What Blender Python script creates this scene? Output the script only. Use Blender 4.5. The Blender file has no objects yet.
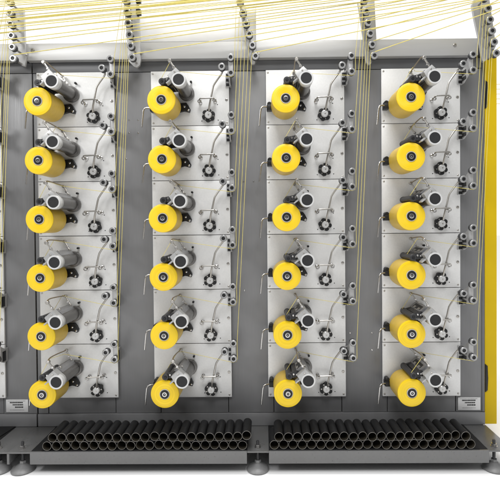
import bpy, bmesh, math, random
from mathutils import Vector, Matrix
random.seed(7)
S = bpy.context.scene
COL = S.collection
G = 3.775                      # height of the heads' top edge above the floor
ROW, PITCH = 0.5454, 1.146
ORD = ['first', 'second', 'third', 'fourth', 'fifth', 'sixth', 'seventh', 'eighth', 'ninth', 'tenth', 'eleventh', 'twelfth',
       'thirteenth', 'fourteenth', 'fifteenth', 'sixteenth', 'seventeenth', 'eighteenth', 'nineteenth', 'twentieth',
       'twenty-first', 'twenty-second', 'twenty-third', 'twenty-fourth', 'twenty-fifth', 'twenty-sixth', 'twenty-seventh', 'twenty-eighth',
       'twenty-ninth', 'thirtieth']

# ------------------------------------------------------------------ materials
def mat(name, color, rough=0.5, metal=0.0, noise=0.0, nscale=30.0, stretch=(1, 1, 1), bump=0.0, bscale=None, spec=0.5, rvar=0.0, blotch=0.0):
    m = bpy.data.materials.new(name); m.use_nodes = True
    nt = m.node_tree; N = nt.nodes; L = nt.links
    b = N['Principled BSDF']
    b.inputs['Base Color'].default_value = (*color, 1)
    b.inputs['Roughness'].default_value = rough
    b.inputs['Metallic'].default_value = metal
    b.inputs['Specular IOR Level'].default_value = spec
    tc = N.new('ShaderNodeTexCoord'); mp = N.new('ShaderNodeMapping')
    mp.inputs['Scale'].default_value = stretch
    oi = N.new('ShaderNodeObjectInfo')
    ad = N.new('ShaderNodeVectorMath'); ad.operation = 'MULTIPLY_ADD'
    ad.inputs[1].default_value = (7.3, 5.1, 3.7)
    cb = N.new('ShaderNodeCombineXYZ')
    for k in range(3): L.new(oi.outputs['Random'], cb.inputs[k])
    L.new(cb.outputs[0], ad.inputs[0]); L.new(tc.outputs['Object'], ad.inputs[2])
    L.new(ad.outputs[0], mp.inputs['Vector'])
    tx = N.new('ShaderNodeTexNoise'); tx.inputs['Scale'].default_value = nscale; tx.inputs['Detail'].default_value = 5
    L.new(mp.outputs[0], tx.inputs['Vector'])
    if noise or blotch:
        mx = N.new('ShaderNodeMix'); mx.data_type = 'RGBA'; mx.blend_type = 'MULTIPLY'
        mx.inputs['Factor'].default_value = 1
        mx.inputs['A'].default_value = (*color, 1)
        mr = N.new('ShaderNodeMapRange')
        mr.inputs['From Min'].default_value = 0.25; mr.inputs['From Max'].default_value = 0.75
        mr.inputs['To Min'].default_value = 1 - noise; mr.inputs['To Max'].default_value = 1 + noise
        L.new(tx.outputs['Fac'], mr.inputs['Value'])
        last = mr.outputs[0]
        if blotch:
            t2 = N.new('ShaderNodeTexNoise'); t2.inputs['Scale'].default_value = 2.3; t2.inputs['Detail'].default_value = 3
            L.new(ad.outputs[0], t2.inputs['Vector'])
            m2 = N.new('ShaderNodeMapRange'); m2.inputs['From Min'].default_value = 0.3; m2.inputs['From Max'].default_value = 0.7
            m2.inputs['To Min'].default_value = 1 - blotch; m2.inputs['To Max'].default_value = 1 + blotch
            L.new(t2.outputs['Fac'], m2.inputs['Value'])
            mu = N.new('ShaderNodeMath'); mu.operation = 'MULTIPLY'
            L.new(last, mu.inputs[0]); L.new(m2.outputs[0], mu.inputs[1]); last = mu.outputs[0]
        L.new(last, mx.inputs['B'])
        L.new(mx.outputs['Result'], b.inputs['Base Color'])
    if rvar:
        mr = N.new('ShaderNodeMapRange')
        mr.inputs['From Min'].default_value = 0.3; mr.inputs['From Max'].default_value = 0.7
        mr.inputs['To Min'].default_value = rough - rvar; mr.inputs['To Max'].default_value = rough + rvar
        L.new(tx.outputs['Fac'], mr.inputs['Value']); L.new(mr.outputs[0], b.inputs['Roughness'])
    if bump:
        t3 = N.new('ShaderNodeTexNoise'); t3.inputs['Scale'].default_value = bscale or nscale * 4; t3.inputs['Detail'].default_value = 3
        L.new(mp.outputs[0], t3.inputs['Vector'])
        bp = N.new('ShaderNodeBump'); bp.inputs['Strength'].default_value = bump; bp.inputs['Distance'].default_value = 0.002
        L.new(t3.outputs['Fac'], bp.inputs['Height']); L.new(bp.outputs[0], b.inputs['Normal'])
    return m

M = {}
M['plate'] = mat('brushed_pale_steel', (.68, .68, .675), .45, .25, .04, 60, (1, 1, 1), .08, 260, blotch=.05)
M['wall'] = mat('grey_painted_steel', (.158, .159, .163), .36, 0.0, .05, 14, (9, 1, .35), .05, 300, rvar=.05, blotch=.06)
M['band'] = mat('dark_grey_steel', (.115, .116, .12), .4, .1, .05, 14, (.3, 1, 9), .04, 200, blotch=.05)
M['beam'] = mat('pale_grey_aluminium', (.47, .47, .47), .38, .3, .03, 18, (.3, 1, 8), .04, 200, blotch=.02)
M['stand'] = mat('light_bracket_steel', (.39, .39, .39), .4, .35, .04, 40, bump=.05, blotch=.04)
M['sheet'] = mat('pale_sheet_metal', (.78, .78, .79), .5, .1, .02, 10, blotch=.02)
M['tray'] = mat('grey_tray_steel', (.145, .145, .145), .32, .45, .06, 60, (1, 1, 1), .1, 300, rvar=.05, blotch=.05)
M['mat'] = mat('black_rubber_mat', (.010, .010, .0105), .7, 0, .1, 60, spec=.2)
M['gap'] = mat('black_gap', (.008, .008, .009), .7)
M['steel'] = mat('worn_machined_steel', (.135, .130, .125), .34, .7, .18, 40, (1, .25, 1), .06, 220, rvar=.08, blotch=.06)
M['housing'] = mat('grey_cast_housing', (.24, .24, .245), .42, .45, .06, 50, bump=.08, blotch=.06)
M['block'] = mat('pale_anodised_block', (.37, .37, .365), .38, .35, .03, 50)
M['ring'] = mat('pale_clamp_ring', (.52, .52, .515), .4, .1, .03, 50)
M['black'] = mat('black_plastic', (.012, .012, .0125), .4, 0, .15, 80, bump=.1, spec=.3)
M['cap'] = mat('dark_textured_cap', (.018, .018, .019), .6, 0, .45, 160, bump=.5, bscale=420, spec=.3)
M['chrome'] = mat('polished_steel', (.48, .47, .46), .24, .95, .05, 60)
M['rod'] = mat('dull_steel_rod', (.40, .385, .36), .3, .85, .06, 60)
M['wire'] = mat('brass_toned_wire', (.30, .24, .16), .35, .7)
M['roller'] = mat('satin_roller_rim', (.31, .31, .31), .33, .5, .05, 80)
M['dark_roller'] = mat('dark_rubber_roller', (.030, .030, .032), .45, 0, .15, 60, spec=.4)
M['knobtop'] = mat('pale_knob_cap', (.52, .52, .515), .35, .35, .06, 90)
M['yellow_door'] = mat('yellow_powder_coat', (.56, .385, .002), .55, 0, .02, 120, bump=.05, bscale=500, spec=.2, blotch=.03)
M['strand'] = mat('yellow_yarn_strand', (.62, .53, .15), .5, 0, .12, 40)
M['label'] = mat('pale_name_plate', (.55, .55, .55), .4, .2, .02, 30)
M['ink'] = mat('black_ink', (.02, .02, .02), .5)
M['tube'] = mat('black_paper_tube', (.008, .008, .0085), .5, 0, .3, 50, (1, .2, 1), .08, 200, spec=.28)
M['tube_rim'] = mat('grey_paper_edge', (.15, .142, .13), .7, 0, .15, 90)
M['tube_in'] = mat('brown_tube_inside', (.030, .025, .016), .6, 0, .2, 60)
M['core'] = mat('grey_core_paper', (.42, .41, .39), .6, 0, .08, 80)
M['floor'] = mat('white_studio_floor', (.90, .90, .90), .8, 0, .01, 6, spec=.05)
M['foot'] = mat('grey_cast_foot', (.19, .19, .19), .45, .1, .08, 60, bump=.1, blotch=.06)

def yarn_face_lit():
    m = mat('wound_yarn_end_lit', (.90, .59, .006), .34)
    nt = m.node_tree; N = nt.nodes; L = nt.links; b = N['Principled BSDF']
    tc = N.new('ShaderNodeTexCoord'); sx = N.new('ShaderNodeSeparateXYZ'); L.new(tc.outputs['Object'], sx.inputs[0])
    cx = N.new('ShaderNodeCombineXYZ'); L.new(sx.outputs['X'], cx.inputs['X']); L.new(sx.outputs['Z'], cx.inputs['Y'])
    ln = N.new('ShaderNodeVectorMath'); ln.operation = 'LENGTH'; L.new(cx.outputs[0], ln.inputs[0])
    oi = N.new('ShaderNodeObjectInfo')
    cmb = N.new('ShaderNodeCombineXYZ'); L.new(ln.outputs['Value'], cmb.inputs['X']); L.new(oi.outputs['Random'], cmb.inputs['Y'])
    mp = N.new('ShaderNodeMapping'); mp.inputs['Scale'].default_value = (1, 60, 1); L.new(cmb.outputs[0], mp.inputs[0])
    n1 = N.new('ShaderNodeTexNoise'); n1.inputs['Scale'].default_value = 300; n1.inputs['Detail'].default_value = 4
    L.new(mp.outputs[0], n1.inputs['Vector'])
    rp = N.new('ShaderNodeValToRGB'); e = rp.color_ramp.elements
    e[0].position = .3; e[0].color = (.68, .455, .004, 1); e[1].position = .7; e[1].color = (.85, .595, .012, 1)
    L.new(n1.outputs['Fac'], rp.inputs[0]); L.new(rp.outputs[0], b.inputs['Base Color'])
    tg = N.new('ShaderNodeTangent'); tg.direction_type = 'RADIAL'; tg.axis = 'Y'
    b.inputs['Anisotropic'].default_value = .85; b.inputs['Roughness'].default_value = .38
    L.new(tg.outputs[0], b.inputs['Tangent'])
    n2 = N.new('ShaderNodeTexNoise'); n2.inputs['Scale'].default_value = 420; n2.inputs['Detail'].default_value = 2
    L.new(mp.outputs[0], n2.inputs['Vector'])
    bp = N.new('ShaderNodeBump'); bp.inputs['Strength'].default_value = .35; bp.inputs['Distance'].default_value = .002
    L.new(n2.outputs['Fac'], bp.inputs['Height']); L.new(bp.outputs[0], b.inputs['Normal'])
    return m
M['yarn_face_lit'] = yarn_face_lit()  # same yarn as the sides, light on the front put into the colour
M['yarn_side_shaded'] = mat('wound_yarn_side_shaded', (.62, .42, .055), .42, 0, .14, 55, (.4, 5, .4), .25, 160, blotch=.08)  # same yarn as the end, weaker light on the sides painted as tan

# ------------------------------------------------------------------ mesh builder
class MB:
    def __init__(s): s.bm = bmesh.new(); s.mi = 0
    def _faces(s, fs):
        for f in fs: f.material_index = s.mi
    def box(s, x0, x1, y0, y1, z0, z1, bev=0.0, rot=0.0, piv=None):
        r = bmesh.ops.create_cube(s.bm, size=1); vs = r['verts']
        c = Vector(((x0+x1)/2, (y0+y1)/2, (z0+z1)/2))
        for v in vs: v.co = Vector((v.co.x*(x1-x0), v.co.y*(y1-y0), v.co.z*(z1-z0))) + c
        if rot:
            p = Vector(piv) if piv else c
            bmesh.ops.rotate(s.bm, verts=vs, cent=p, matrix=Matrix.Rotation(rot, 3, 'Y'))
        fs = set(f for v in vs for f in v.link_faces)
        if bev:
            es = set(e for v in vs for e in v.link_edges)
            rr = bmesh.ops.bevel(s.bm, geom=list(es), offset=bev, segments=2, affect='EDGES', profile=.6)
            fs = set(f for f in fs if f.is_valid) | set(rr['faces'])
        s._faces(fs); return s
    def lathe(s, cx, cz, prof, seg=32, mats=None, axis='Y', cy=0):
        """prof: list of (radius, position along the axis)"""
        rings = []
        for r, t in prof:
            ring = []
            if r <= 1e-6: n = 1
            else: n = seg
            for k in range(n):
                a = 2*math.pi*k/seg
                if axis == 'Y': co = (cx + r*math.cos(a), t, cz + r*math.sin(a))
                elif axis == 'Z': co = (cx + r*math.cos(a), cy + r*math.sin(a), t)
                else: co = (t, cy + r*math.cos(a), cz + r*math.sin(a))
                ring.append(s.bm.verts.new(co))
            rings.append(ring)
        for i in range(len(rings)-1):
            A, B = rings[i], rings[i+1]
            mi = mats[i] if mats else s.mi
            for k in range(seg):
                k2 = (k+1) % seg
                if len(A) == 1 and len(B) == 1: continue
                if len(A) == 1: vs = (A[0], B[k2], B[k])
                elif len(B) == 1: vs = (A[k], A[k2], B[0])
                else: vs = (A[k], A[k2], B[k2], B[k])
                f = s.bm.faces.new(vs); f.material_index = mi
        return s
    def cyl(s, cx, cz, y0, y1, r, seg=24, bev=0.0):
        b = bev
        if b: pr = [(0, y0), (r-b, y0), (r, y0+b), (r, y1-b), (r-b, y1), (0, y1)]
        else: pr = [(0, y0), (r, y0), (r, y1), (0, y1)]
        return s.lathe(cx, cz, pr, seg)
    def prism(s, poly, y0, y1, bev=0.0, plane='XZ'):
        if plane == 'XZ': A = [(p[0], y0, p[1]) for p in poly]; B = [(p[0], y1, p[1]) for p in poly]
        else: A = [(y0, p[0], p[1]) for p in poly]; B = [(y1, p[0], p[1]) for p in poly]   # YZ profile, extruded in x
        va = [s.bm.verts.new(p) for p in A]; vb = [s.bm.verts.new(p) for p in B]
        fs = [s.bm.faces.new(va), s.bm.faces.new(list(reversed(vb)))]
        n = len(va)
        for k in range(n): fs.append(s.bm.faces.new((va[k], vb[k], vb[(k+1) % n], va[(k+1) % n])))
        if bev:
            es = set(e for f in fs for e in f.edges)
            rr = bmesh.ops.bevel(s.bm, geom=list(es), offset=bev, segments=2, affect='EDGES', profile=.6)
            fs = [f for f in fs if f.is_valid] + rr['faces']
        s._faces(fs); return s
    def tube(s, pts, r, seg=8, smooth=0, cap=True):
        rl = r if isinstance(r, (list, tuple)) else None
        P = [Vector(p) for p in pts]
        if smooth:
            Q = []
            for i in range(len(P)-1):
                p0 = P[max(i-1, 0)]; p1 = P[i]; p2 = P[i+1]; p3 = P[min(i+2, len(P)-1)]
                for k in range(smooth):
                    t = k/smooth
                    Q.append(.5*((2*p1)+(p2-p0)*t+(2*p0-5*p1+4*p2-p3)*t*t+(3*p1-p0-3*p2+p3)*t**3))
            Q.append(P[-1]); P = Q
        n = len(P); T = []
        if not rl: rl = [r]*n
        for i in range(n):
            a = (P[i]-P[i-1]).normalized() if i else None
            b = (P[i+1]-P[i]).normalized() if i < n-1 else None
            T.append((a+b).normalized() if a and b and (a+b).length > 1e-6 else (b or a))
        u = T[0].orthogonal().normalized(); rings = []
        for i in range(n):
            u = (u - T[i]*u.dot(T[i])).normalized(); w = T[i].cross(u)
            rings.append([s.bm.verts.new(P[i] + rl[i]*(math.cos(2*math.pi*k/seg)*u + math.sin(2*math.pi*k/seg)*w)) for k in range(seg)])
        for i in range(n-1):
            for k in range(seg):
                k2 = (k+1) % seg
                f = s.bm.faces.new((rings[i][k], rings[i][k2], rings[i+1][k2], rings[i+1][k])); f.material_index = s.mi
        if cap:
            s.bm.faces.new(list(reversed(rings[0]))).material_index = s.mi
            s.bm.faces.new(rings[-1]).material_index = s.mi
        return s
    def torus(s, c, R, r, axis='Y', seg=20, sg=8):
        pts = []
        for k in range(seg+1):
            a = 2*math.pi*k/seg
            if axis == 'Y': pts.append((c[0]+R*math.cos(a), c[1], c[2]+R*math.sin(a)))
            else: pts.append((c[0]+R*math.cos(a), c[1]+R*math.sin(a), c[2]))
        return s.tube(pts, r, sg, cap=False)
    def build(s, name, m, parent=None, origin=(0, 0, 0), loc=None):
        bm = s.bm
        bmesh.ops.recalc_face_normals(bm, faces=bm.faces)
        if origin != (0, 0, 0): bmesh.ops.translate(bm, verts=bm.verts, vec=-Vector(origin))
        me = bpy.data.meshes.new(name); bm.to_mesh(me); bm.free()
        for p in me.polygons: p.use_smooth = True
        me.set_sharp_from_angle(angle=math.radians(38))
        for x in (m if isinstance(m, (list, tuple)) else [m]): me.materials.append(M[x])
        o = bpy.data.objects.new(name, me); COL.objects.link(o)
        if parent: o.parent = parent
        if loc is not None: o.location = loc
        return o

def tag(o, label, cat, group=None, kind=None):
    if label: o['label'] = label
    if cat: o['category'] = cat
    if group: o['group'] = group
    if kind: o['kind'] = kind
    return o
def empty(name, loc):
    o = bpy.data.objects.new(name, None); o.empty_display_size = .1; COL.objects.link(o); o.location = loc; return o
def copy_tree(o, parent=None):
    c = o.copy(); COL.objects.link(c)
    if parent: c.parent = parent
    for ch in list(o.children): copy_tree(ch, c)
    return c

# ------------------------------------------------------------------ floor
f = MB(); f.box(-60, 64, -40, 80, -.05, 0)
tag(f.build('floor', 'floor'), 'smooth white studio floor under the machine', 'floor', kind='structure')

# ------------------------------------------------------------------ winding head
HB = (.389, 0., -.539)     # base point of a head in its own top-left-corner coordinates
def hb(mb, name, m, parent): return mb.build(name, m, parent, origin=HB)

def make_head():
    t = empty('winding_unit', (0, 0, 0))
    # mounting plate with screws and pin holes
    hb(MB().box(0, .778, 0, .022, -.5395, 0, .0025), 'mounting_plate', 'plate', t)
    for x, z in ((.02, -.025), (.02, -.515), (.755, -.515)):
        hb(MB().lathe(x, z, [(0, -.004), (.006, -.004), (.010, -.001), (.010, .002)], 12), 'plate_screw', 'rod', t)
    s = hb(MB().lathe(.752, -.288, [(0, -.003), (.006, -.003), (.007, -.007), (.013, -.006), (.015, 0), (.015, .002)], 16), 'plate_screw', 'rod', t)
    for x, z in ((.505, -.497), (.668, -.49), (.662, -.335)):
        hb(MB().lathe(x, z, [(0, -.002), (.005, -.002), (.005, .002)], 10), 'dowel_pin', 'black', t)
    # spindle base behind the package
    b = MB(); b.cyl(.179, -.378, -.050, 0, .085, 32, .006)
    b.prism([(.313, -.331), (.357, -.322), (.378, -.352), (.397, -.388), (.388, -.417), (.362, -.412), (.329, -.398), (.24, -.43), (.24, -.33)], -.040, 0, .004)
    br = hb(b, 'spindle_bracket', 'black', t)
    for x, z in ((.338, -.362), (.378, -.398)):
        hb(MB().lathe(x, z, [(0, -.046), (.007, -.046), (.011, -.043), (.011, -.038)], 14), 'bracket_bolt', 'chrome', br)
    # spindle shaft that carries the package
    sh = hb(MB().lathe(.179, -.378, [(0, -.330), (.012, -.330), (.014, -.326), (.0145, -.045)], 20), 'spindle', 'chrome', t)
    # brake clamp and bent lever on the left edge
    b = MB(); b.box(.005, .058, -.085, 0, -.415, -.362, .008); b.cyl(.032, -.352, -.07, -.005, .022, 16, .004); b.box(.05, .12, -.05, -.01, -.40, -.37, .004)
    hb(b, 'brake_clamp', 'black', t)
    hb(MB().tube([(.02, -.07, -.385), (-.015, -.085, -.383), (-.04, -.095, -.390), (-.052, -.1, -.41), (-.058, -.1, -.45), (-.066, -.1, -.53), (-.070, -.1, -.575)], .0085, 10, 4), 'brake_lever', 'chrome', t)
    # traverse drive tube
    cx, cz = .359, -.227
    mo = hb(MB().lathe(cx, cz, [(.050, -.430), (.058, -.425), (.058, -.10), (.0575, -.06), (.0575, 0)], 40), 'drive_tube', 'steel', t)
    hb(MB().lathe(cx, cz, [(.0585, -.058), (.074, -.056), (.077, -.050), (.077, -.012), (.070, 0)], 40), 'drive_flange', 'steel', mo)
    # front clamp block with ring, tilted up-left
    ux, uz = -.65, .76; vx, vz = .76, .65
    def uv(u, v): return (cx + ux*u + vx*v, cz + uz*u + vz*v)
    pts = []
    for k in range(17):            # ring arc on the lower right, then the block's two corners
        a = math.atan2(-vz, -vx) + math.pi*k/16
        pts.append((cx + .0635*math.cos(a), cz + .0635*math.sin(a)))
    pts += [uv(.040, .052), uv(.098, .052), uv(.098, -.050), uv(.040, -.052)]
    bl = hb(MB().prism(pts, -.446, -.372, .004), 'clamp_block', 'block', t)
    hb(MB().lathe(cx, cz, [(.050, -.440), (.050, -.4495), (.052, -.4515), (.0625, -.4515), (.0645, -.449), (.0645, -.405), (.060, -.402)], 40), 'clamp_ring', 'ring', bl)
    hb(MB().lathe(cx, cz, [(0, -.4475), (.049, -.4485), (.0502, -.447), (.0502, -.44)], 32), 'end_cap', 'cap', mo)
    hb(MB().cyl(uv(.075, .018)[0], uv(.075, .018)[1], -.452, -.44, .008, 12, .002), 'clamp_screw', 'rod', bl)
    # thin arm reaching from the ring towards the contact roller
    b = MB(); L0 = (cx-.075, cz+.004); b.prism([(.241, -.249), (.248, -.258), (.305, -.215), (.303, -.190), (.292, -.203)], -.432, -.36, .003)
    hb(b, 'guard_arm', 'block', t)
    # traverse housing along the tube
    b = MB(); pr = [uv(0, .047), uv(.062, .047), uv(.100, .038), uv(.107, .024), uv(.107, -.040), uv(.098, -.048), uv(0, -.048)]
    b.prism(pr, -.335, -.045, .004)
    ho = hb(b, 'traverse_housing', 'housing', t)
    b = MB(); b.prism([uv(.100, -.03), uv(.1085, -.03), uv(.1085, .018), uv(.100, .018)], -.30, -.10); hb(b, 'housing_slot', 'black', ho)
    b = MB(); b.prism([uv(.03, -.042), uv(.088, -.042), uv(.088, .040), uv(.03, .040)], -.374, -.333, .003); hb(b, 'housing_collar', 'housing', ho)
    for y in (-.31, -.07):
        p = uv(.085, .042); hb(MB().cyl(p[0], p[1], y-.012, y+.012, .013, 12, .003), 'housing_lug', 'rod', ho)
    # contact roller lying on the package, with its holder
    rx, rz = .190, -.2135
    cr = hb(MB().lathe(rx, rz, [(0, -.368), (.026, -.368), (.031, -.362), (.031, -.345), (.0285, -.343), (.0285, -.085), (.031, -.083), (.031, -.06), (.024, -.055), (0, -.055)], 28), 'contact_roller', 'dark_roller', t)
    hb(MB().lathe(rx, rz, [(0, -.374), (.012, -.374), (.014, -.371), (.014, -.366)], 16), 'roller_bolt', 'black', cr)
    b = MB()
    b.prism([(rx+.012, rz+.030), (rx-.010, rz+.028), (rx-.010, rz+.002), (rx+.035, rz-.018), (.285, -.222), (.300, -.19), (.268, -.165), (.235, -.183)], -.352, -.322, .005)
    b.prism([(rx+.010, rz+.024), (rx-.012, rz+.018), (rx+.02, rz-.02), (.29, -.225), (.30, -.18), (.262, -.172)], -.10, -.065, .004)
    b.prism([(rx+.030, rz+.022), (rx+.030, rz-.002), (.285, -.215), (.300, -.188), (.270, -.168)], -.322, -.10, .003)
    hd = hb(b, 'roller_holder', 'dark_roller', t)
    for x, y, z in ((.232, -.355, -.196), (.262, -.355, -.200)):
        hb(MB().cyl(x, z, y-.006, y+.004, .009, 12, .002), 'holder_bolt', 'chrome', hd)
    # traverse rails and the little yarn carriage between roller and housing
    for v, u in ((-.064, .055), (-.072, .085)):
        q = uv(u, v); hb(MB().cyl(q[0], q[1], -.325, -.095, .0055, 10), 'traverse_rail', 'chrome', t)
    q = uv(.080, -.066)
    b = MB(); b.box(q[0]-.016, q[0]+.016, -.235, -.195, q[1]-.012, q[1]+.016, .004); b.box(q[0]-.006, q[0]+.002, -.220, -.210, q[1]+.010, q[1]+.040, .002)
    hb(b, 'yarn_carriage', 'wire', t)
    for y in (-.27, -.16):
        q = uv(.1085, -.022); hb(MB().box(q[0]-.012, q[0]+.012, y-.020, y+.020, q[1]-.006, q[1]+.008, .003, math.radians(-40)), 'housing_clip', 'rod', ho)
    # guide posts and the bent wire between them
    for yb, yt in ((-.405, -.415), (-.060, -.040)):
        p0 = uv(.088, .040); p1 = uv(.190, .052)
        g = hb(MB().tube([(p0[0], yb, p0[1]), (p1[0], yt, p1[1])], .0085, 10), 'guide_post', 'rod', t)
        hb(MB().cyl(p1[0], p1[1], yt-.018, yt+.018, .0155, 14, .004), 'post_eye', 'rod', g)
        q = uv(.120, .043); hb(MB().cyl(q[0]-.004, q[1]+.004, yb-.014, yb+.014, .0115, 10, .003), 'post_collar', 'chrome', g)
    p1 = uv(.190, .052)
    hb(MB().tube([(p1[0]-.002, -.43, p1[1]), (p1[0]-.006, -.40, p1[1]+.013), (p1[0]-.007, -.35, p1[1]+.023), (p1[0]-.004, -.22, p1[1]+.018), (p1[0], -.10, p1[1]+.008), (p1[0], -.03, p1[1])], .0055, 8, 4), 'guide_wire', 'wire', t)
    # stud above the tube
    hb(MB().lathe(.405, -.118, [(0, -.046), (.009, -.046), (.011, -.042), (.011, -.02), (.006, -.018), (.006, 0)], 14), 'stop_stud', 'black', t)
    # dancer arm on a star knob
    hx, hz = .575, -.450
    pts = []
    for k in range(60):
        a = 2*math.pi*k/60; r = .0605 + .0075*math.cos(6*a) - .0035*math.cos(12*a)
        pts.append((hx + r*math.cos(a+.3), hz + r*math.sin(a+.3)))
    def kb(mb, n, m, p): return mb.build(n, m, p, origin=(hx, 0, hz))
    kn = kb(MB().prism(pts, -.042, -.010, .004), 'star_knob', 'black', t); kn.location = (hx-HB[0], 0, hz-HB[2])
    kb(MB().lathe(hx, hz, [(0, -.066), (.028, -.066), (.034, -.061), (.036, -.042), (.036, -.03)], 28), 'knob_cap', 'knobtop', kn)
    kb(MB().cyl(hx+.004, hz, -.069, -.064, .007, 10, .001), 'cap_mark', 'rod', kn)
    for k in range(6):
        a = .3 + math.pi/6 + k*math.pi/3
        kb(MB().cyl(hx + .0475*math.cos(a), hz + .0475*math.sin(a), -.0445, -.04, .0062, 8), 'knob_hole', 'rod', kn)
    ar = hb(MB().tube([(.584, -.062, -.415), (.592, -.075, -.355), (.612, -.08, -.265), (.628, -.08, -.190), (.640, -.08, -.160), (.672, -.08, -.113), (.708, -.082, -.066), (.722, -.10, -.045), (.725, -.15, -.030), (.725, -.175, -.028)], .0088, 10, 4), 'dancer_arm', 'rod', t)
    r = guide_roller('arm_roller', .725, -.028, -.204, t)
    # small yarn hook: bar on two posts with ceramic eyelets
    hk = hb(MB().tube([(.492, -.002, -.318), (.494, -.07, -.312), (.500, -.095, -.304), (.520, -.1, -.301), (.605, -.1, -.298), (.632, -.095, -.299), (.640, -.07, -.303), (.641, -.002, -.306)], .0072, 8, 4), 'yarn_hook', 'rod', t)
    for x, z in ((.494, -.318), (.640, -.308)):
        hb(MB().torus((x, -.080, z-.004), .015, .0055, 'Y', 16, 8), 'eyelet', 'chrome', hk)
        hb(MB().lathe(x, z, [(.008, -.02), (.016, -.016), (.018, 0)], 16), 'post_foot', 'chrome', hk)
    return t

def guide_roller(name, x, z, yf, parent, depth=.062, R=.0335, back=None, origin=HB, shaft=0.0):
    o = MB().lathe(x, z, [(.0165, yf+.004), (.018, yf), (R-.006, yf), (R, yf+.005), (R, yf+.014), (R-.010, yf+.022)], 24).build(name, 'roller', parent, origin=origin)
    MB().lathe(x, z, [(0, yf+.003), (.012, yf+.002), (.0168, yf+.006), (.0168, yf+.016)], 16).build('roller_bore', 'black', o, origin=origin)
    MB().lathe(x, z, [(R-.008, yf+.016), (R-.011, yf+.026), (R-.011, yf+depth-.02), (R-.001, yf+depth-.012), (R-.001, yf+depth), (.012, yf+depth), (.010, yf+depth+.004), (.010, (shaft if shaft else yf+depth+.02))], 24, mats=[0]*6+[1]).build('roller_body', ['dark_roller', 'rod'], o, origin=origin)
    return o

head0 = make_head()
ROWN = ['top', 'second', 'third', 'fourth', 'fifth', 'bottom']
COLN = ['leftmost full', 'second full', 'third full', 'rightmost']
def place(o, c, r):
    o.location = (c*PITCH + HB[0], 0, -r*ROW + HB[2] + G)
first = True
for c in range(-1, 4):
    for r in range(6):
        o = head0 if first else copy_tree(head0); first = False
        place(o, c, r)
        rn = ROWN[r] + ' row'
        for ch in o.children:
            if ch.name.startswith('star_knob'): ch.rotation_euler = (0, random.uniform(-.5, .5), 0)
        if c < 0: lab = 'winding head cut off by the left edge, in the %s' % rn
        else: lab = 'winding head with pale mounting plate, %s of the %s column' % (rn, COLN[c])
        tag(o, lab, 'winding head', 'winding heads in six rows on the grey machine')

# ------------------------------------------------------------------ roller bracket beside each head
def make_bracket():
    t = empty('roller_bracket', (0, 0, 0))
    b = MB(); prof = [(.026, -.030), (-.04, -.030), (-.165, .048), (-.165, .030), (-.160, -.102), (-.150, -.118), (-.05, -.166), (.026, -.166)]
    b.prism(prof, .786, .800, .002, 'YZ')
    hb(b, 'bracket_plate', 'stand', t)
    b = MB(); b.box(.746, .786, -.022, 0, -.166, -.03, .003); mp = hb(b, 'mounting_block', 'stand', t)
    for z in (-.052, -.098, -.145):
        b = MB(); b.box(.752, .7855, -.030, -.018, z-.016, z+.012, .003); hb(b, 'block_slot', 'black', mp)
    b = MB(); b.box(.7995, .8045, -.075, -.02, -.15, -.05, .002); b.box(.7815, .787, -.115, -.035, -.145, -.11, .002); b.box(.7815, .787, -.115, -.035, -.09, -.05, .002); hb(b, 'clamp_bar', 'black', t)
    b = MB(); b.box(.795, .832, -.165, -.152, -.112, .074, .004); hb(b, 'front_strip', 'beam', t)
    guide_roller('guide_roller', .812, .0545, -.216, t, depth=.05)
    guide_roller('guide_roller', .813, -.093, -.216, t, depth=.05)
    return t
br0 = make_bracket(); first = True
for c in range(-1, 4):
    for r in range(6):
        o = br0 if first else copy_tree(br0); first = False
        place(o, c, r)
        if c < 0: lab = 'two-roller bracket at the left edge of the picture, %s row' % ROWN[r]
        else: lab = 'two-roller bracket right of the head, %s row of the %s column' % (ROWN[r], COLN[c])
        tag(o, lab, 'roller bracket', 'two-roller brackets beside the winding heads')

# ------------------------------------------------------------------ yarn packages
SR = .1305
def make_spool():
    t = empty('yarn_spool', (0, 0, 0))
    # body, origin on the axis; front face at y = 0
    p = [(.043, .003), (.060, .000), (.100, -.001), (.120, .0005), (.1285, .004), (SR, .010)]
    MB().lathe(0, 0, p, 72).build('wound_end', 'yarn_face_lit', t)
    q = [(SR, .010), (SR+.0008, .05), (SR+.0005, .15), (SR+.001, .24), (SR, .278), (.1285, .286), (.12, .289), (.04, .288)]
    MB().lathe(0, 0, q, 72).build('wound_yarn', 'yarn_side_shaded', t)
    MB().lathe(0, 0, [(.0405, -.002), (.0415, -.005), (.0465, -.005), (.0475, -.002), (.0475, .010)], 40).build('core_tube', 'core', t)
    k = MB().lathe(0, 0, [(.0240, -.004), (.0255, -.009), (.038, -.009), (.041, -.005), (.041, .01)], 36).build('chuck_ring', 'black', t)
    MB().lathe(0, 0, [(.0115, -.010), (.0125, -.013), (.0220, -.012), (.0245, -.008), (.0245, .005)], 28).build('chuck_face', 'chrome', k)
    MB().lathe(0, 0, [(.0, -.0085), (.0118, -.0095), (.012, .004)], 20).build('chuck_bore', 'black', k)
    MB().lathe(0, 0, [(0, -.0125), (.003, -.0125), (.0045, -.011), (.0045, -.006)], 12).build('chuck_pin', 'chrome', k)
    return t
sp0 = make_spool(); first = True
for c in range(4):
    for r in range(6):
        o = sp0 if first else copy_tree(sp0); first = False
        o.location = (c*PITCH + .179, -.348, -r*ROW - .378 + G)
        o.rotation_euler = (0, random.uniform(0, 6.28), 0); w = random.uniform(.985, 1.018); o.scale = (w, 1, w)
        tag(o, 'yellow yarn spool on the %s row head of the %s column' % (ROWN[r], COLN[c]), 'yarn spool', 'yellow yarn spools on the winding heads')

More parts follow.
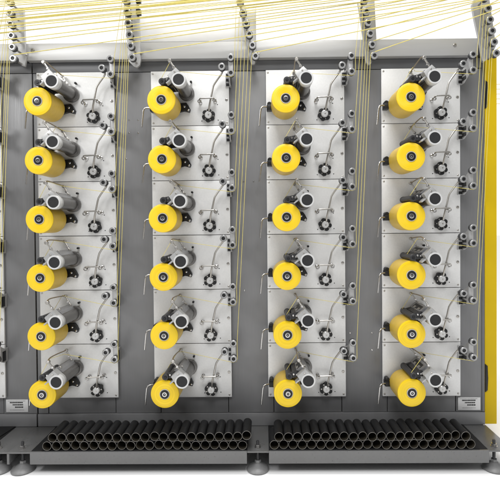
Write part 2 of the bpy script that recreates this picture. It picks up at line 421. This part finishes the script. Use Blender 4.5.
# ------------------------------------------------------------------ machines (main and its left neighbour)
def zz(z): return z + G
def make_machine(name, X0, X1, cols, trays, feet, label, door):
    base = Vector(((X0+X1)/2, .4, 0)); t = empty(name, base)
    O = tuple(base)
    def bd(mb, nm, m, par=t): return mb.build(nm, m, par, origin=O)
    # carcass behind the panels
    bd(MB().box(X0+.004, X1-.004, .052, 1.25, zz(-3.70), zz(.25), .004), 'cabinet_body', 'gap')
    # wall panels between the columns, and the recessed column panels
    edges = [X0]
    for c in cols: edges += [c*PITCH + .055, c*PITCH + .742]
    edges.append(X1)
    g = .0035
    for i in range(len(edges)-1):
        a, b_ = max(edges[i], X0), edges[i+1]
        if b_ - a < .02: continue
        inset = (i % 2 == 1)
        y0 = .034 if inset else .030
        a2 = a + (g if i else .003); b2 = b_ - (g if i < len(edges)-2 else .003)
        bd(MB().box(a2, b2, y0, .052, zz(-3.436), zz(.002), .002), 'column_panel' if inset else 'wall_panel', 'wall')
    bd(MB().box(X0+.003, X1-.003, .026, .052, zz(.008), zz(.104), .002), 'head_rail', 'band')
    bd(MB().box(X0+.003, X1-.003, .016, .052, zz(-3.566), zz(-3.4405), .003), 'base_rail', 'wall')
    bm_ = bd(MB().box(X0-.022, X1-.10, -.05, .024, zz(.106), zz(.271), .004), 'top_beam', 'beam')
    for x in (X0+.045, X1-.33):
        bd(MB().lathe(x, zz(.205), [(0, -.054), (.008, -.054), (.009, -.060), (.016, -.058), (.018, -.052), (.018, -.049)], 16), 'beam_bolt', 'rod', bm_)
    # base frame
    YF = -.5
    zt, zb = -3.567, -3.677
    cuts = [X0-.012] + [v for tr in trays for v in tr] + [X1]
    for i in range(0, len(cuts), 2):
        a, b_ = cuts[i], cuts[i+1]
        bd(MB().box(a+.002, b_, YF, .014, zz(zt-.014), zz(zt), .003), 'foot_flange', 'tray')
        bd(MB().box(a+.002, b_, -.05, .05, zz(zb), zz(zt-.015), .003), 'cross_member', 'gap')  # black colour put in to deepen the shade under the tray
    for i, (x, d) in enumerate(((X0-.010, 1), (X1-.012, 1))):
        bd(MB().box(x, x+.012, YF-.002, -.051, zz(zb), zz(zt-.0145), .002), 'end_plate', 'tray')
    for a, b_ in trays:
        full = bd(MB().box(a, b_, YF-.004, YF+.012, zz(zb), zz(zt+.004), .003), 'tray', 'tray')
        ml, mr_ = a + (.098 if a < .5 and a > 0 else .004), b_ - (.075 if b_ > 4 or b_ < 0 else .004)
        bd(MB().box(a, b_, YF+.012, .014, zz(zt-.012), zz(zt-.001), .002), 'tray_floor', 'mat', full)  # blackened so the space beneath stays dark, shade put into its colour
        bl_, br_ = ml - (.10 if a < .5 and a > 0 else 0), mr_ + (.07 if b_ > 4 or b_ < 0 else 0)  # mat flares at the outer back, its black also painting the tubes' shade
        q = MB(); vs = [q.bm.verts.new((x, y, z)) for z in (zz(zt-.0008), zz(zt+.008)) for x, y in ((ml, YF+.014), (mr_, YF+.014), (br_, .010), (bl_, .010))]
        for ix in ((0, 1, 2, 3), (7, 6, 5, 4), (0, 4, 5, 1), (1, 5, 6, 2), (2, 6, 7, 3), (3, 7, 4, 0)): q.bm.faces.new([vs[v] for v in ix])
        bd(q, 'tray_mat', 'mat', full)
        for x in (a+.001, b_-.009):
            bd(MB().box(x, x+.008, YF+.012, .014, zz(zb), zz(zt-.0125), .001), 'tray_side', 'tray', full)
    for fx in feet:
        fy = -.42
        ft = bd(MB().lathe(fx, 0, [(0, .002), (.094, .002), (.101, .006), (.102, .013), (.097, .021), (.085, .034), (.058, .050), (.034, .064), (.026, .070), (0, .070)], 40, axis='Z', cy=fy), 'levelling_foot', 'foot')
        bd(MB().lathe(fx, 0, [(0, .068), (.026, .068), (.028, .072), (.028, .090), (.025, .094), (0, .094)], 6, axis='Z', cy=fy), 'foot_nut', 'foot', ft)
        bd(MB().lathe(fx, 0, [(.0135, .09), (.0135, zz(zt)+.055), (.011, zz(zt)+.060), (0, zz(zt)+.060)], 16, axis='Z', cy=fy), 'foot_stem', 'dark_roller', ft)
        for z0, z1, r in ((zz(zt)+.0005, zz(zt)+.004, .030), (zz(zt)+.004, zz(zt)+.026, .025), ):
            bd(MB().lathe(fx, 0, [(0, z0), (r, z0), (r, z1), (0, z1)], 6 if r < .03 else 24, axis='Z', cy=fy), 'lock_nut', 'chrome', ft)
        bd(MB().lathe(fx, 0, [(0, zz(zt)-.040), (.024, zz(zt)-.040), (.024, zz(zt)-.016), (0, zz(zt)-.016)], 6, axis='Z', cy=fy), 'lock_nut', 'chrome', ft)
    # name plate with rows of (unreadably small) black text
    for lx in ([-.377+4.52+.058] if door else [-.377]):
        pl = bd(MB().box(lx, lx+.225, .024, .0298, zz(-3.421), zz(-3.292), .002), 'name_plate', 'label')
        for k, (x0, z, hgt) in enumerate(((.040, -.030, .013), (.068, -.053, .012), (.092, -.077, .013))):
            m = MB(); x = x0
            while x < .168:
                w = random.uniform(.008, .02); w = min(w, .175-x)
                m.box(lx+x, lx+x+w, .0228, .0242, zz(-3.292)+z-hgt/2, zz(-3.292)+z+hgt/2); x += w + .0022
            bd(m, 'text_line', 'ink', pl)
        for z, x0, x1 in ((-.014, .02, .19), (-.106, .04, .18)):
            m = MB(); x = x0
            while x < x1:
                w = random.uniform(.004, .011); m.box(lx+x, lx+x+w, .0230, .0242, zz(-3.292)+z-.0018, zz(-3.292)+z+.0018); x += w + .004
            bd(m, 'text_line', 'ink', pl)
    if door:
        # dark corner post and the yellow side door
        bd(MB().box(X1-.031, X1-.004, .022, .0505, zz(-3.435), zz(.10), .003), 'corner_post', 'band')
        d = bd(MB().box(X1+.001, X1+.122, .03, .82, zz(-3.566), zz(.16), .006), 'side_door', 'yellow_door')
        for za, zb_ in ((-.115, -.40), (-2.955, -3.24)):
            bd(MB().prism([(X1+.0015, zz(zb_)), (X1+.026, zz(zb_+.02)), (X1+.030, zz((za+zb_)/2)), (X1+.026, zz(za-.02)), (X1+.0015, zz(za))], .020, .0315, .003), 'door_grip', 'black', d)
        for x, z in ((.913, -.472), (1.004, -.473), (.911, -.602), (1.002, -.603), (.878, -.863), (3.12, -2.635), (3.341, -2.637), (3.34, -2.809), (2.06, -1.1), (2.16, -1.1), (2.06, -2.2)):
            bd(MB().lathe(x, zz(z), [(0, .026), (.006, .026), (.009, .029), (.009, .031)], 12), 'wall_screw', 'chrome')
    return tag(t, label, 'machine')
make_machine('winding_machine', -.052, 4.472, [0, 1, 2, 3], [(.137, 2.091), (2.288, 4.25)], [.028, 2.187, 4.335],
             'large grey yarn winding machine with four full columns of heads and yellow side door', True)
make_machine('winding_machine', -1.62, -.060, [-1], [(-1.60, -.272)], [-.190],
             'neighbouring grey winding machine cut off at the left edge of the picture', False)

# ------------------------------------------------------------------ paper tubes in the trays
def make_tube():
    r0, r1, Ln = .0410, .0376, .275
    m = MB()
    prof = [(r1, 0.03), (r1, .003), (r1+.0008, 0), (r0-.0008, 0), (r0, .003), (r0, Ln-.003), (r0-.001, Ln), (r1, Ln), (r1, .03)]
    m.lathe(0, 0, prof, 28, mats=[2, 1, 1, 1, 0, 1, 1, 2])
    return m.build('paper_tube', ['tube', 'tube_rim', 'tube_in'])
tb0 = make_tube(); first = True
ZL, ZU = -3.517, -3.4445
def put_tube(x, z, y, lab):
    global first
    o = tb0 if first else tb0.copy()
    if not first: COL.objects.link(o)
    first = False
    o.location = (x + random.uniform(-.0004, .0004), y, z + G); o.rotation_euler = (0, random.uniform(0, 6.28), 0)
    tag(o, lab, 'paper tube', 'black paper tubes lying in the trays')
for side, xs, n_lo, xu, n_up in (('left', .287, 22, .334, 21), ('right', 2.338, 22, 2.380, 21)):
    for layer, x0, n, z in (('lower', xs, n_lo, ZL), ('upper', xu, n_up, ZU)):
        x1 = {('left', 'lower'): 2.051, ('left', 'upper'): 2.008, ('right', 'lower'): 4.095, ('right', 'upper'): 4.052}[(side, layer)]
        for k in range(n):
            y = -.487 + random.uniform(-.006, .012)
            if (side, layer, k) in (('left', 'upper', 11), ('left', 'lower', 12), ('right', 'upper', 19)): y += .018
            put_tube(x0 + (x1-x0)*k/(n-1), z, y, 'black paper tube, %s from left in the %s layer of the %s tray' % (ORD[k], layer, side))
put_tube(2.0885, -3.4265, -.492, 'black paper tube riding above the rest at the right end of the left tray')

# ------------------------------------------------------------------ roller stands on the beam
STANDS = [  # first roller, last roller (x,z), plate polygon
    ((-.133, .596), (-.104, .060), [(-.185, .612), (-.076, .612), (-.062, .093), (-.072, .038), (-.092, .040), (-.19, .105)]),
    ((.975, .588), (1.027, .056), [(.905, .70), (1.056, .70), (1.069, .085), (1.058, .035), (1.030, .014), (1.002, .022), (.948, .075)]),
    ((2.054, .564), (2.195, .054), [(2.020, .70), (2.202, .70), (2.198, .070), (2.185, .036), (2.160, .028), (2.145, .05), (2.125, .12)]),
    ((3.224, .561), (3.314, .046), [(3.19, .615), (3.225, .70), (3.352, .70), (3.372, .256), (3.335, .065), (3.318, .022), (3.295, .012), (3.267, .035), (3.230, .365)]),
    ((4.360, .576), (4.455, .054), [(4.296, .580), (4.341, .70), (4.457, .70), (4.53, .18), (4.482, .085), (4.410, .025), (4.396, .04), (4.362, .262), (4.325, .428)]),
]
SN = ['leftmost', 'second', 'middle', 'fourth', 'rightmost']
rollers = []
for i, (a, b_, poly) in enumerate(STANDS):
    base = (b_[0], -.07, zz(.11)); t = empty('roller_stand', base)
    MB().prism([(p[0], zz(p[1])) for p in poly], -.082, -.0505, .004).build('stand_plate', 'stand', t, origin=base)
    rr = []
    for k in range(6):
        x = a[0] + (b_[0]-a[0])*k/5; z = a[1] + (b_[1]-a[1])*k/5
        guide_roller('stand_roller', x, zz(z), -.24, t, depth=.052, R=.0345, origin=base, shaft=-.08)
        rr.append((x, z))
    x, z = rr[4]
    MB().lathe(x + .058, zz(z-.02), [(0, -.089), (.010, -.089), (.012, -.086), (.012, -.081)], 14).build('stand_bolt', 'chrome', t, origin=base)
    if i == 1:
        for q in (.64, .53):
            MB().box(1.04, 1.085, -.13, -.083, zz(q)-.02, zz(q)+.03, .004).build('stand_clamp', 'black', t, origin=base)
    rollers.append(rr)
    tag(t, '%s pale bracket with a column of guide rollers on the top beam' % SN[i], 'roller stand', 'roller stands on the top beam')

# pale sheet behind the yarns between the second and third stands
sh = MB(); sh.box(1.015, 2.197, .095, .105, zz(.330), zz(.80), .002)
o = sh.build('backing_sheet', 'sheet', origin=(1.65, .1, zz(.33)), loc=(1.65, .1, zz(.33)))
tag(o, 'pale grey sheet panel behind the yarns above the second column', 'panel')
e = MB(); e.box(1.010, 2.197, .088, .106, zz(.318), zz(.3295), .002); e.box(1.006, 1.0145, .088, .106, zz(.318), zz(.80), .002)
e.build('sheet_edge', 'dark_roller', o, origin=(1.65, .1, zz(.33)))

# ------------------------------------------------------------------ yarns
YR = .0034
def mk_yarn(pts, label, group, r=YR):
    base = Vector(pts[0])
    o = MB().tube([Vector(p)-base for p in pts], r, 6).build('yarn_strand', 'strand'); o.location = base
    return tag(o, label, 'yarn', group)
DEST = [(4.79, .60), (4.79, .53), (4.70, .47), (4.61, .435), (5.2, .62)]
RR = .036
def lead(i, k):
    """the run from beyond the right edge to stand i's roller k, and round it"""
    x, z = rollers[i][k]
    y = -.232 + .012*((k*2 + i) % 4) / 3
    dx, dz = DEST[i]
    dz += (5-k)*.055
    yd = -.40 - .03*(k % 3)
    # extend past the destination
    ex = (x + (dx-x)*1.35, y + (yd-y)*1.35, z + (dz-z)*1.35)
    s = RR*.72
    return [(ex[0], ex[1], zz(ex[2])), (x+.004, y, zz(z+RR)), (x-s, y, zz(z+s)), (x-RR, y, zz(z))]
for i in range(5):
    c = i - 1
    for k in range(6):
        P = lead(i, k)
        X, Z = c*PITCH, -k*ROW
        bx, bz = X+.812+RR, Z+.0545
        P += [(bx, -.205, zz(bz)), (X+.813+RR, -.205, zz(Z-.093)), (X+.813+RR*.7, -.205, zz(Z-.093-RR*.72)), (X+.813, -.205, zz(Z-.093-RR))]
        tt = [.1, .95, .2, .35, .9, .6][(k + i*2) % 6]
        p1 = (.359 - .65*.190 + .76*.052, -.227 + .76*.190 + .65*.052)
        yt = -.06 - .33*tt
        P += [(X+p1[0]+.03, yt*.3-.04, zz(Z+p1[1]-.004)), (X+p1[0]-.006, yt, zz(Z+p1[1]+.016)), (X+.172, yt*.93, zz(Z-.190))]
        if i == 0: lab = 'yellow yarn from the leftmost stand down to the left edge, %s row' % ROWN[k]
        else: lab = 'yellow yarn strand feeding the %s row head of the %s column' % (ROWN[k], COLN[c])
        mk_yarn(P, lab, 'yellow yarn strands fed from the upper right', [.0038]*3 + [.0022]*(len(P)-3))
# strands passing over from stands further left
passing = []
for j in (1, 2, 3):
    for k in range(6):
        x0 = -.12 - j*1.17; z0 = .596 - .107*k + random.uniform(-.035, .035)
        dx, dz = 5.2, .66 + .04*j + (5-k)*.03 + random.uniform(-.03, .03)
        passing.append((x0, z0, dx, dz, -.25 - .02*j - .006*k))
for k in range(9):
    zl = .31 + .043*k + random.uniform(-.012, .012); sl = .085 - .006*k + random.uniform(-.008, .008)
    passing.append((-.9, zl - sl*.7, 5.2, zl + sl*5.4, -.22 - .012*k))
def z_at(p, x): return p[1] + (p[3]-p[1])*(x-p[0])/(p[2]-p[0])
passing = [p for p in passing if z_at(p, -.2) < .70]
passing.sort(key=lambda p: z_at(p, -.26))
for n, p in enumerate(passing):
    a = (p[0], p[4], zz(p[1])); t = 1.15
    b_ = (p[0] + (p[2]-p[0])*t, p[4]-.12, zz(p[1] + (p[3]-p[1])*t))
    mk_yarn([a, b_], 'yellow yarn crossing above the beam, %s lowest of those entering at the left edge' % ORD[n], 'yellow yarns crossing from the left edge to the right', .0037)
# strands leaving far behind the right side of the door
for n in range(5):
    z = .27 - .065*n
    mk_yarn([(5.0, 1.5, zz(z+.02)), (6.6, 1.7, zz(z+.10))], 'yellow yarn far behind the door at the right edge, %s from the top' % ORD[n], 'yarns behind the yellow door')

# ------------------------------------------------------------------ light, world, camera
W = bpy.data.worlds.new('World'); S.world = W; W.use_nodes = True
nt = W.node_tree; bg = nt.nodes['Background']; bg.inputs['Strength'].default_value = 1.0
# studio surround: white behind and above the machine, a dimmer room behind the photographer
tc = nt.nodes.new('ShaderNodeTexCoord'); sx = nt.nodes.new('ShaderNodeSeparateXYZ'); nt.links.new(tc.outputs['Generated'], sx.inputs[0])
ay = nt.nodes.new('ShaderNodeMath'); ay.operation = 'MULTIPLY_ADD'; ay.inputs[1].default_value = .55
nt.links.new(sx.outputs['Z'], ay.inputs[0]); nt.links.new(sx.outputs['Y'], ay.inputs[2])
mr = nt.nodes.new('ShaderNodeMapRange'); mr.interpolation_type = 'SMOOTHSTEP'
mr.inputs['From Min'].default_value = -.75; mr.inputs['From Max'].default_value = .30
mr.inputs['To Min'].default_value = .13; mr.inputs['To Max'].default_value = 1.04
nt.links.new(ay.outputs[0], mr.inputs['Value'])
nt.links.new(mr.outputs[0], bg.inputs['Color'])

def area(name, loc, target, size, power, col=(1, 1, 1)):
    l = bpy.data.lights.new(name, 'AREA'); l.energy = power; l.size = size; l.color = col
    o = bpy.data.objects.new(name, l); COL.objects.link(o); o.location = loc
    o.rotation_euler = (Vector(target)-Vector(loc)).to_track_quat('-Z', 'Y').to_euler(); return o
area('key_softbox', (-2.6, -4.4, 5.8), (1.6, 0, 2.4), 1.5, 110)
area('added_fill_light', (2.4, -5.0, 8.1), (2.2, 0, 1.6), 3.2, 330)  # unseen lamp added to brighten the plates from the front
area('added_overhead_light', (2.2, -.30, 8.4), (2.2, -.30, 0), 1.9, 290)  # unseen lamp added to whiten the floor

cam = bpy.data.cameras.new('Camera'); co = bpy.data.objects.new('Camera', cam); COL.objects.link(co)
cam.sensor_width = 36; cam.lens = 36*450/500; cam.clip_end = 500
cam.shift_x = -9.51/500; cam.shift_y = -17.42/500
yaw, pit, rol = (math.radians(v) for v in (.5351, -.8983, .4913))
R = Matrix.Rotation(yaw, 3, 'Z') @ Matrix.Rotation(pit, 3, 'X') @ Matrix.Rotation(rol, 3, 'Y')
R = R @ Matrix.Rotation(math.pi/2, 3, 'X')
co.matrix_world = Matrix.Translation((2.25805, -4.5, -1.54389+G)) @ R.to_4x4()
S.camera = co
S.render.resolution_x = S.render.resolution_y = 1024
S.view_settings.view_transform = 'Standard'; S.view_settings.look = 'None'; S.view_settings.exposure = 0.15; S.view_settings.gamma = 1
S.cycles.use_denoising = True
